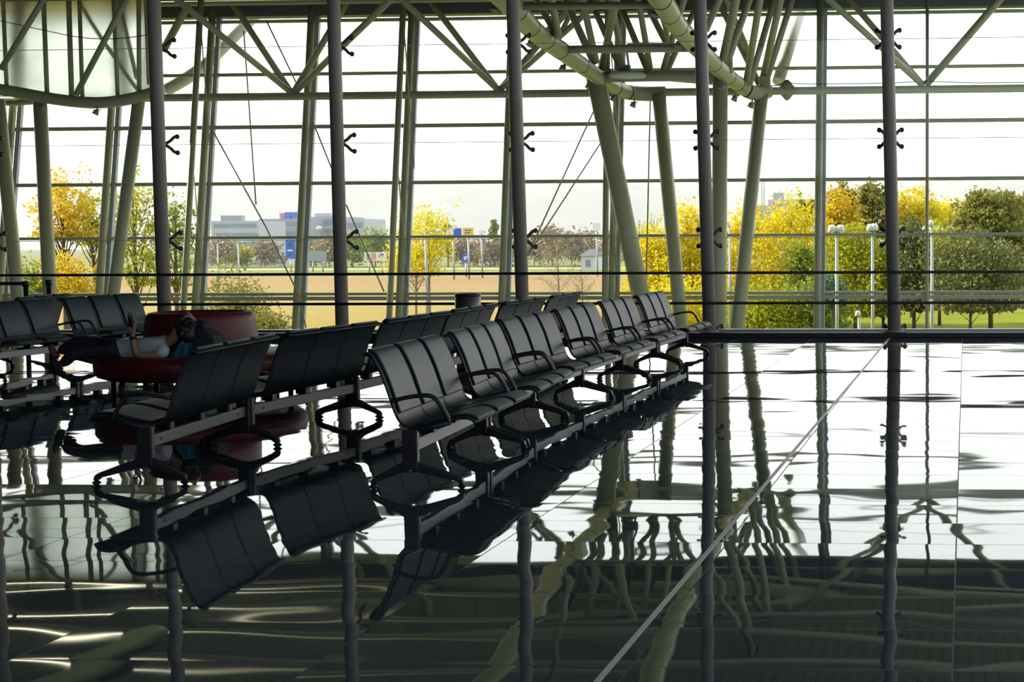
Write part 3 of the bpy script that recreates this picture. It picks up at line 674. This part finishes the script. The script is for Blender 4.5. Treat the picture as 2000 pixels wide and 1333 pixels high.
# ------------------------------------------------------------------ outdoors
GZ = -5.0
def ground_mat():
    m = bpy.data.materials.new('fields'); m.use_nodes = True; nt = m.node_tree; N = nt.nodes; L = nt.links
    p = N['Principled BSDF']; p.inputs['Roughness'].default_value = .95; p.inputs['Specular IOR Level'].default_value = .1
    tc = N.new('ShaderNodeTexCoord'); sp = N.new('ShaderNodeSeparateXYZ'); L.new(tc.outputs['Object'], sp.inputs[0])
    mp = N.new('ShaderNodeMapping'); mp.inputs['Scale'].default_value = (.02, .05, 1); L.new(tc.outputs['Object'], mp.inputs[0])
    no = N.new('ShaderNodeTexNoise'); no.inputs['Scale'].default_value = 1.5; no.inputs['Detail'].default_value = 5; L.new(mp.outputs[0], no.inputs['Vector'])
    ad = N.new('ShaderNodeMath'); ad.operation = 'MULTIPLY_ADD'; ad.inputs[1].default_value = 60; L.new(no.outputs['Fac'], ad.inputs[0]); L.new(sp.outputs[1], ad.inputs[2])
    mr = N.new('ShaderNodeMapRange'); mr.inputs[1].default_value = 80; mr.inputs[2].default_value = 480; L.new(ad.outputs[0], mr.inputs[0])
    cr = N.new('ShaderNodeValToRGB'); e = cr.color_ramp.elements
    e[0].position = 0; e[0].color = (.15, .19, .02, 1); e[1].position = 1; e[1].color = (.22, .24, .10, 1)
    for q, c in ((.12, (.26, .22, .03)), (.20, (.34, .25, .07)), (.27, (.36, .28, .10)), (.34, (.30, .27, .07)), (.40, (.36, .25, .11)), (.53, (.35, .22, .11)), (.60, (.32, .26, .08)), (.66, (.24, .26, .04)), (.85, (.22, .26, .05))):
        n_ = e.new(q); n_.color = (*c, 1)
    L.new(mr.outputs[0], cr.inputs[0])
    # mown grass under the trees on the right
    gx = N.new('ShaderNodeMapRange'); gx.inputs[1].default_value = -32; gx.inputs[2].default_value = -24; L.new(sp.outputs[0], gx.inputs[0])
    gy = N.new('ShaderNodeMapRange'); gy.inputs[1].default_value = 150; gy.inputs[2].default_value = 135; L.new(sp.outputs[1], gy.inputs[0])
    gm = N.new('ShaderNodeMath'); gm.operation = 'MULTIPLY'; L.new(gx.outputs[0], gm.inputs[0]); L.new(gy.outputs[0], gm.inputs[1])
    mx = N.new('ShaderNodeMix'); mx.data_type = 'RGBA'; L.new(gm.outputs[0], mx.inputs[0]); L.new(cr.outputs[0], mx.inputs[6]); mx.inputs[7].default_value = (.22, .26, .015, 1)
    n2 = N.new('ShaderNodeTexNoise'); n2.inputs['Scale'].default_value = .6; n2.inputs['Detail'].default_value = 6; L.new(tc.outputs['Object'], n2.inputs['Vector'])
    m3 = N.new('ShaderNodeMix'); m3.data_type = 'RGBA'; m3.blend_type = 'MULTIPLY'; m3.inputs[0].default_value = .5
    L.new(mx.outputs[2], m3.inputs[6]); L.new(n2.outputs['Fac'], m3.inputs[7]); L.new(m3.outputs[2], p.inputs['Base Color'])
    return m
tag(MB().box((-900, 50.5, GZ-.5), (900, 1900, GZ)).build('ground', ground_mat()), kind='structure')
ROAD = mat('pale_road', (.42, .41, .42), .8)
tag(MB().box((-400, 352, GZ), (200, 366, GZ+.05)).build('road', ROAD), kind='structure')

# hills
def hills():
    xs = np.linspace(-1700, 900, 120); prof = []
    key = [(-400, 352), (0, 332), (120, 330), (300, 348), (430, 372), (520, 360), (700, 350), (800, 349), (860, 344), (960, 350), (1100, 344), (1180, 352), (1280, 372), (1450, 372), (1560, 352), (1640, 352), (1690, 362), (1770, 372), (1830, 352), (1900, 346), (2000, 345), (2400, 352)]
    Y = 2700
    kx = [onY(x, y, Y).x for x, y in key]; kz = [onY(x, y, Y).z for x, y in key]
    b = MB(); vs = []; rg = random.Random(2)
    rows = [(1900, 0), (2200, .25), (2450, .62), (2700, 1.0), (3000, .8), (3300, .3)]
    for Yr, k in rows:
        for x in xs:
            h = np.interp(x, kx, kz)+4*math.sin(x*.021)*k+rg.uniform(-1.2, 1.2)*k
            vs.append((x*Yr/2700, Yr, GZ+(h-GZ)*k))
    n = len(xs)
    return b.add(vs, [(r*n+i, r*n+i+1, (r+1)*n+i+1, (r+1)*n+i) for r in range(len(rows)-1) for i in range(n-1)], True)
HILL = mat('wooded_hill', (.20, .20, .21), .9, var=.25, scale=.01)
tag(hills().build('hills', HILL), kind='structure')
# haze over the plain
hm = bpy.data.materials.new('haze'); hm.use_nodes = True
hm.node_tree.nodes.remove(hm.node_tree.nodes['Principled BSDF'])
vsn = hm.node_tree.nodes.new('ShaderNodeVolumeScatter'); vsn.inputs['Color'].default_value = (.78, .86, 1, 1); vsn.inputs['Density'].default_value = .00023
hm.node_tree.links.new(vsn.outputs[0], hm.node_tree.nodes['Material Output'].inputs['Volume'])
hz = MB().box((-1800, 178, GZ-.2), (1000, 3400, 125)).build('haze', hm)
tag(hz, 'thin pale haze lying over the distant plain and hills', 'haze', kind='stuff')

# ---- trees
def leafmat(n, c, t=.45): return mat(n, c, .6, var=.35, scale=.9, spec=.25, trans=t)
LEAF = {'yellow': leafmat('yellow_leaves', (.64, .52, .015)), 'lemon': leafmat('lemon_leaves', (.58, .52, .03)), 'orange': leafmat('orange_leaves', (.58, .40, .02)),
        'olive': leafmat('olive_needles', (.23, .22, .045), .35), 'dark': leafmat('dark_needles', (.13, .14, .04), .25), 'green': leafmat('green_leaves', (.22, .26, .03), .35),
        'lime': leafmat('lime_leaves', (.36, .36, .02), .45), 'brown': leafmat('brown_twigs', (.30, .23, .13), .1), 'teal': leafmat('bluish_shrub', (.10, .16, .08), .2)}
BARK = mat('bark', (.12, .085, .06), .9, var=.3, scale=3)
BARKL = mat('pale_bark', (.24, .20, .13), .9, var=.3, scale=3)
def leaves(b, pts, s, rng):
    n = len(pts)
    a = rng.normal(size=(n, 3)); a /= np.linalg.norm(a, axis=1)[:, None]
    c = rng.normal(size=(n, 3)); c -= (c*a).sum(1)[:, None]*a; c /= np.linalg.norm(c, axis=1)[:, None]
    sc = (s*rng.uniform(.6, 1.4, size=(n, 1)))
    q = np.stack([pts-a*sc*.5-c*sc*.1, pts+c*sc*.35, pts+a*sc*.5+c*sc*.1, pts-c*sc*.35], 1).reshape(-1, 3)
    base = len(b.v); b.v += [tuple(v) for v in q.tolist()]
    b.f += [(base+4*i, base+4*i+1, base+4*i+2, base+4*i+3) for i in range(n)]; b.sm += [False]*n
def tree(label, px_, ytop, Y, wpx, kind, leaf, n=4000, s=.22, seed=0, ybot=None, bark=None, group=None, gz=GZ, name=None, k_=None):
    rng = np.random.default_rng(seed+11)
    base = onY(px_, 600, Y); base.z = gz; top = onY(px_, ytop, Y).z; h = top-gz; w = wpx*Y/F/2
    zb = onY(px_, ybot, Y).z if ybot else gz+h*.3
    t = empty(name or {'pine': 'pine_tree', 'bare': 'bare_tree', 'shrub': 'shrub'}.get(kind, 'tree'), base, label, 'shrub' if kind == 'shrub' else 'tree', group)
    tb = MB(); ends = []
    r0 = max(.09, h*.017)
    lean = rng.normal(size=2)*.02*h
    tp = [base+Vector((lean[0]*k*k, lean[1]*k*k, h*k*.92)) for k in np.linspace(0, 1, 7)]
    tb.tube(tp, r0, 8, rs=[r0*(1-.85*k)+.012 for k in np.linspace(0, 1, 7)])
    nb = {'pine': 26, 'round': 16, 'sparse': 20, 'bare': 16, 'shrub': 8}[kind]
    for i in range(nb):
        f = (i+.5)/nb; z = max(zb-gz, h*.12)+(h*.93-max(zb-gz, h*.12))*f
        f0 = max(.08, z/h-(.04 if kind == 'pine' else .16))
        g = i*2.4+rng.uniform(-.5, .5)
        if kind == 'pine': R_ = w*(1-.55*f**1.5)*rng.uniform(.6, 1.05); rise = .06*h
        else: R_ = w*math.sqrt(max(.06, 1-(2*f-.85)**2*.9))*rng.uniform(.45, 1.0); rise = .03*h
        p0 = base+Vector((lean[0]*f0*f0, lean[1]*f0*f0, h*f0*.92)); p1 = base+Vector((math.cos(g)*R_, math.sin(g)*R_, z+rise*.3))
        pm = p0.lerp(p1, .5)+Vector((0, 0, rise*.4+rng.normal()*.02*h))
        rb = r0*.32*(1-.5*f)
        tb.tube([p0, pm, p1], rb, 5, rs=[rb, rb*.6, rb*.25], cap=False); ends += [(p1, 1.0), (pm, .6)]
        for j in range(9 if kind == 'bare' else 3):
            u = rng.uniform(.3, 1); q0 = p0.lerp(pm, u*2) if u < .5 else pm.lerp(p1, u*2-1)
            q1 = q0+Vector((rng.normal()*.13*w+math.cos(g)*.15*w, rng.normal()*.13*w+math.sin(g)*.15*w, abs(rng.normal())*(.03 if kind == 'pine' else .07)*h+.01*h))
            tb.tube([q0, q0.lerp(q1, .5)+Vector((0, 0, -.01*h)), q1], rb*.4, 4, rs=[rb*.4, rb*.28, rb*.12], cap=False); ends.append((q1, .8))
            if kind == 'bare':
                for m_ in range(4):
                    e0 = q0.lerp(q1, rng.uniform(.3, .9)); e1 = e0+Vector((rng.normal()*.09*w, rng.normal()*.09*w, abs(rng.normal())*.06*h))
                    tb.tube([e0, e1], rb*.14, 3, rs=[rb*.16, rb*.07], cap=False); ends.append((e1, .5))
    tb.build('trunk', bark or BARK, t)
    if n:
        E = np.array([tuple(e[0]) for e in ends]); Wt = np.array([e[1] for e in ends]); Wt /= Wt.sum()
        idx = rng.choice(len(E), n, p=Wt); sp_ = {'pine': .13, 'round': .26, 'sparse': .17, 'bare': .15, 'shrub': .35}[kind]*w*(k_ or 1)
        sig = np.array([sp_, sp_, sp_*(.55 if kind == 'pine' else .8)])
        pts = E[idx]+rng.normal(size=(n, 3))*sig
        pts[:, 2] = np.maximum(pts[:, 2], (zb if ybot else gz)+rng.uniform(0, .4, n)); b = MB(); leaves(b, pts, s, rng)
        b.build('foliage', LEAF[leaf], t)
    return t
T = [
 # label, x, top, Y, width, kind, leaf, n, s, ybot
 ('tall dark pine near the right picture edge', 1935, 366, 112, 150, 'pine', 'olive', 7000, .30, 470),
 ('dark pine cut by the right picture edge', 2005, 378, 120, 90, 'pine', 'olive', 4500, .30, 480),
 ('broad dark evergreen under the tall right pine', 1895, 475, 106, 190, 'round', 'dark', 7500, .28, 610),
 ('bright yellow open tree right of the rightmost dark post', 1780, 384, 130, 110, 'sparse', 'yellow', 5200, .26, 440),
 ('thin yellow tree in front of the hills left of the tall right pine', 1850, 398, 134, 110, 'sparse', 'yellow', 3600, .24, 440),
 ('olive green tree just behind the slim facade post', 1835, 440, 118, 110, 'round', 'lime', 4500, .26, 560),
 ('dark green tree right of the rightmost dark post', 1785, 432, 110, 80, 'round', 'dark', 5000, .26, 610),
 ('tall grey-green pine left of the rightmost dark post', 1705, 352, 128, 80, 'pine', 'olive', 5200, .28, 470),
 ('grey-green pine top above the orange tree', 1650, 363, 136, 70, 'pine', 'olive', 4200, .28, 430),
 ('orange-yellow tree above the twin headed street lamp', 1640, 384, 122, 80, 'round', 'orange', 5200, .24, 480),
 ('yellow-green tree behind the twin headed street lamps', 1670, 440, 112, 130, 'round', 'lime', 7500, .25, 620),
 ('dark green shrubby tree between the two lamp poles', 1725, 470, 114, 70, 'round', 'green', 4000, .25, 620),
 ('big golden tree left of the facade post beside the lamps', 1545, 396, 116, 140, 'round', 'yellow', 9000, .24, 600),
 ('green pine tip between golden tree and facade post', 1575, 388, 140, 40, 'pine', 'green', 1800, .26, 420),
 ('golden tree behind the left-leaning column', 1465, 400, 120, 110, 'round', 'yellow', 7500, .23, 610),
 ('golden tree just left of the fourth dark post', 1352, 404, 117, 120, 'round', 'yellow', 8500, .23, 600),
 ('lower golden tree at the foot of the broad leaning column', 1272, 452, 115, 110, 'round', 'yellow', 7500, .23, 610),
 ('hazy dark tree far behind the rightmost lamp', 1760, 470, 155, 200, 'round', 'dark', 4500, .36, 600),
 ('brownish tree far behind the tall right pine', 1900, 450, 158, 170, 'round', 'green', 4500, .36, 600),
 ('brownish tree low at the right picture edge', 1990, 470, 150, 150, 'round', 'dark', 4500, .34, 600),
 ('green tree far behind the twin headed street lamps', 1650, 470, 150, 180, 'round', 'green', 4500, .34, 610),
 ('dark green bush below the golden trees', 1560, 470, 108, 80, 'round', 'green', 4200, .25, 630),
 ('olive bush below the lamps by the kerb', 1600, 560, 104, 120, 'shrub', 'green', 4000, .24, 640),
 ('yellow-green bush at the foot of the left-leaning column', 1490, 575, 103, 130, 'shrub', 'lime', 4500, .22, 640),
 ('bluish green shrub by the small lamp', 1625, 540, 101, 60, 'shrub', 'teal', 2200, .22, 600),
 ('yellow bush at the feet of the leaning columns', 1330, 560, 104, 150, 'shrub', 'yellow', 5000, .22, 640),
 ('lone thin lemon yellow tree left of the centre', 838, 404, 106, 150, 'sparse', 'lemon', 2500, .2, 500),
 ('low lemon yellow tree at the foot of the thin yellow tree', 812, 470, 104, 130, 'sparse', 'yellow', 1700, .2, 540),
 ('autumn tree with orange tufts between the left columns', 128, 340, 84, 120, 'sparse', 'orange', 2600, .20, 470),
 ('light green tree right of the autumn tree at left', 190, 370, 88, 80, 'sparse', 'lime', 2000, .18, 480),
 ('golden bush under the autumn tree at left', 135, 500, 80, 110, 'shrub', 'orange', 2600, .18, 580),
 ('thin olive tree left of the first dark post', 268, 345, 86, 110, 'sparse', 'lime', 2600, .19, 560),
 ('thin olive tree right of the first dark post', 345, 378, 88, 90, 'sparse', 'green', 1900, .19, 560),
 ('dark green shrubs below the autumn tree at the far left', 60, 520, 80, 110, 'shrub', 'green', 2400, .2, 590),
 ('dark green pine bush beyond the red sofa', 455, 548, 72, 130, 'shrub', 'olive', 3200, .17, 640),
 ('small green bush left of the second dark post', 520, 612, 70, 80, 'shrub', 'olive', 1500, .15, 655),
]
for i, r in enumerate(T):
    tree(r[0], r[1], r[2], r[3], r[4], r[5], r[6], r[7], r[8], seed=i, ybot=r[9], bark=BARKL if r[6] in ('yellow', 'lemon') else BARK)
tree('large bare tree behind the far right end of the rear row', 1092, 470, 142, 130, 'bare', 'brown', 500, .10, seed=50, bark=BARKL)
tree('smaller bare tree right of the large bare one', 1138, 520, 138, 70, 'bare', 'brown', 300, .10, seed=51, bark=BARKL)
tree('slender bare poplar behind the broad leaning column', 1277, 418, 240, 34, 'bare', 'brown', 260, .22, seed=52)
tree('slender bare poplar left of the leaning columns', 1252, 428, 250, 26, 'bare', 'brown', 220, .22, seed=53)
# far hedgerow trees
far = [('brown', 430, 470), ('lime', 470, 484), ('brown', 520, 474), ('green', 690, 462), ('green', 735, 452), ('brown', 760, 470), ('green', 877, 432), ('brown', 905, 470), ('brown', 935, 476), ('brown', 960, 470), ('brown', 985, 472),
       ('brown', 1045, 462), ('brown', 1080, 444), ('brown', 1118, 454), ('brown', 1150, 458), ('brown', 1205, 452), ('green', 968, 426), ('brown', 610, 472), ('brown', 645, 468)]
FARL = ['hazy brown tree beside the low white shed at the field edge', 'hazy yellow-green tree well left of the tall blue banner', 'hazy brown tree just left of the tall blue banner', 'hazy green tree just right of the second dark post',
        'taller hazy green tree above the pink and white billboard', 'hazy brown tree right of the pink and white billboard', 'slim dark green conifer behind the cream and blue sign', 'hazy brown tree behind the small blue road sign',
        'hazy brown tree under the tiny white sign', 'hazy brown tree below the slim distant poplar', 'hazy brown tree behind the small blue sign by the third dark post', 'hazy brown tree just right of the third dark post',
        'taller hazy brown tree behind the large bare tree', 'hazy brown tree left of the small house', 'hazy brown tree behind the small house', 'hazy brown tree behind the broad leaning column', 'slim distant poplar left of the third dark post',
        'hazy brown tree behind the grey billboard', 'hazy brown tree half behind the second dark post']
for i, (lf, x, y) in enumerate(far):
    tree(FARL[i], x, y, 385+8*(i % 3), (66, 54, 74)[i % 3] if y > 440 else 15, 'round', lf, 1100, .8, seed=80+i, group='far hedgerow trees')

# ---- far buildings, billboards, poles
BLD = [mat('pale_concrete', (.42, .43, .48), .8), mat('grey_facade', (.30, .31, .36), .7), mat('white_render', (.6, .6, .62), .8)]
BLUE = mat('blue_board', (.03, .11, .55), .5); YELL = mat('yellow_board', (.75, .55, .02), .5); WHITE = mat('white_board', (.75, .75, .78), .5); PINK = mat('pink_board', (.7, .25, .28), .5)
WIN = mat('far_window', (.20, .22, .27), .2); GREYP = mat('grey_pole', (.34, .36, .38), .5, metal=.3); ROOFD = mat('slate_roof', (.10, .10, .13), .7)
def building(x0, x1, yt, Y, m, label, rows=3, roof=None, depth=25):
    A, B = onY(x0, yt, Y), onY(x1, yt, Y)
    t = empty('building', (A.x, Y, GZ), label, 'building')
    MB().box((A.x, Y, GZ), (B.x, Y+depth, A.z)).build('wall', m, t)
    n = max(2, int((B.x-A.x)/6))
    for r in range(rows):
        z = GZ+(A.z-GZ)*(r+.5)/rows; hh = (A.z-GZ)/rows*.22
        MB().box((A.x+1, Y-.15, z-hh), (B.x-1, Y+.02, z+hh)).build('window_band', WIN, t)
    if roof: 
        for a0, a1, h_, mm in roof: 
            p, q = onY(a0, yt, Y), onY(a1, yt, Y); MB().box((p.x, Y+.5, p.z), (q.x, Y+4, p.z+h_)).build('roof_unit', mm, t)
    return t
building(412, 505, 432, 600, BLD[0], 'leftmost long pale office block in the distance', 4, [(430, 470, 2.2, BLD[1])])
building(505, 597, 428, 640, BLD[1], 'pale block with two blue roof signs', 4, [(545, 549, 2.6, PINK), (555, 566, 2.9, BLUE), (569, 581, 2.9, BLUE)])
building(600, 668, 424, 660, BLD[1], 'grey hall behind the second dark post', 4, [(614, 645, 1.6, BLD[0])])
building(668, 712, 428, 655, BLD[0], 'pale hall end right of the second dark post', 3)
building(400, 430, 486, 420, BLD[2], 'low white shed at the edge of the field, left', 2)
building(500, 565, 497, 430, BLD[2], 'low pale shed under the blue banner', 2)
building(1500, 1572, 390, 900, BLD[0], 'hazy distant tower block above the golden tree', 5, [(1510, 1530, 4, BLD[1])])
building(1462, 1506, 402, 880, BLD[1], 'lower hazy distant block beside the tower block', 3)
for i, x in enumerate((1487, 1492)):
    A = onY(x, 348, 900); tag(MB().tube([(A.x, 900, GZ), (A.x, 900, A.z)], .5, 6).build('mast', GREYP), ('left' if i == 0 else 'right')+' of two hazy masts above the golden trees', 'mast')
hb = building(1135, 1162, 500, 330, BLD[2], 'small house with dark hipped roof beyond the bare trees', 1, depth=9)
A, B = onY(1132, 500, 330), onY(1165, 500, 330); mx_ = (A.x+B.x)/2
MB().add([(A.x, 329.4, A.z), (B.x, 329.4, A.z), (B.x, 340, A.z), (A.x, 340, A.z), (mx_-.6, 334, A.z+1.4), (mx_+.6, 334, A.z+1.4)], [(0, 1, 5, 4), (1, 2, 5), (2, 3, 4, 5), (3, 0, 4), (0, 3, 2, 1)]).build('roof', ROOFD, hb)
def board(x0, x1, y0, y1, Y, m, label, legs=1, stripes=None):
    A, B = onY(x0, y0, Y), onY(x1, y1, Y); cx = (A.x+B.x)/2
    t = empty('billboard', (cx, Y, GZ), label, 'billboard')
    bp_ = MB().box((A.x, Y-.15, B.z), (B.x, Y+.15, A.z)).build('panel', m, t)
    for s in stripes or []:
        p, q = onY(s[0], s[2], Y), onY(s[1], s[3], Y); MB().box((p.x, Y-.2, q.z), (q.x, Y-.15, p.z)).build('print', s[4], bp_)
    for k in range(legs):
        x = cx if legs == 1 else A.x+(B.x-A.x)*(.2+.6*k); MB().tube([(x, Y, GZ), (x, Y, B.z)], .18, 8).build('pole', GREYP, t)
board(558, 577, 469, 505, 330, BLUE, 'tall blue banner sign beyond the field', 1, [(563, 570, 475, 482, TEAL), (562, 572, 488, 491, WHITE), (563, 570, 495, 500, TEAL)])
board(712, 755, 493, 510, 320, WHITE, 'wide white billboard with a pink middle panel', 2, [(716, 723, 496, 508, BLD[1]), (725, 735, 494, 509, PINK), (740, 750, 496, 503, BLUE)])
board(604, 637, 491, 510, 330, BLD[1], 'grey billboard seen from behind, left of the second dark post', 2)
board(868, 902, 446, 462, 260, WHITE, 'cream and blue roadside sign beside the thin yellow tree', 1, [(886, 902, 446, 462, BLUE)])
board(904, 925, 445, 461, 262, YELL, 'yellow roadside sign next to the blue one', 1, [(908, 921, 449, 451, BLUE), (908, 919, 454, 456, BLUE)])
board(903, 917, 497, 512, 280, BLUE, 'small blue road sign under the yellow sign', 1, [(907, 911, 501, 508, WHITE), (912, 914, 500, 505, WHITE)])
board(936, 945, 450, 457, 270, WHITE, 'tiny white sign right of the yellow sign', 1)
board(980, 986, 496, 510, 280, BLUE, 'small blue sign just left of the third dark post', 1)
board(1158, 1173, 436, 450, 280, WHITE, 'small white sign board left of the broad leaning column', 1)
LAMPW = mat('lamp_hood', (.66, .68, .72), .4)
def lamp(x, yt, Y, label, heads, r=.055):
    A = onY(x, yt, Y); t = empty('street_lamp', (A.x, Y, GZ), label, 'street lamp')
    MB().tube([(A.x, Y, GZ), (A.x, Y, A.z)], r, 10, rs=[r*1.5, r]).build('pole', GREYP, t)
    for hx, s in heads:
        c = Vector((A.x+hx, Y, A.z))
        MB().lathe([(.02*s, .50*s), (.20*s, .48*s), (.29*s, .34*s), (.33*s, -.06*s), (.05, -.08*s)], c, 14).build('hood', LAMPW, t)
        MB().tube([(A.x, Y, A.z-.1), c], .03, 6).build('arm', GREYP, t)
lamp(1634, 452, 62, 'twin headed street lamp right of the facade post', ((-.19, .52), (.16, .52)))
lamp(1704, 449, 64, 'twin headed street lamp left of the rightmost dark post', ((-.09, .48), (.08, .52)))
lamp(1820, 440, 66, 'single headed street lamp behind the slim facade post', ((-.05, .42),))
lamp(1678, 616, 60, 'low lamp with a slanted head between the two street lamps', ((-.05, .35),), .05)
def roadlamp(x, yt, Y, dx, label):
    A = onY(x, yt, Y); t = empty('road_lamp', (A.x, Y, GZ), label, 'street lamp')
    MB().tube([(A.x, Y, GZ), (A.x, Y, A.z)], .09, 8, rs=[.12, .07]).build('pole', GREYP, t)
    B = onY(x+dx, yt-4, Y); MB().tube(spline([A, A.lerp(B, .5)+Vector((0, 0, .08)), B], 4), .05, 6).build('arm', GREYP, t)
    C = onY(x+dx*1.35, yt-4, Y); MB().tube([B, B.lerp(C, .5), C], .12, 8, rs=[.06, .16, .05]).build('lamp_head', LAMPW, t)
roadlamp(664, 450, 105, -34, 'road lamp half hidden behind the second dark post, its arm reaching left')
roadlamp(831, 455, 102, 22, 'road lamp in front of the thin yellow tree')
roadlamp(1425, 441, 100, -10, 'grey road lamp right of the upright tree column')
roadlamp(465, 470, 150, -14, 'road lamp left of the distant buildings')
roadlamp(425, 478, 170, 8, 'farther road lamp beside the third facade post')
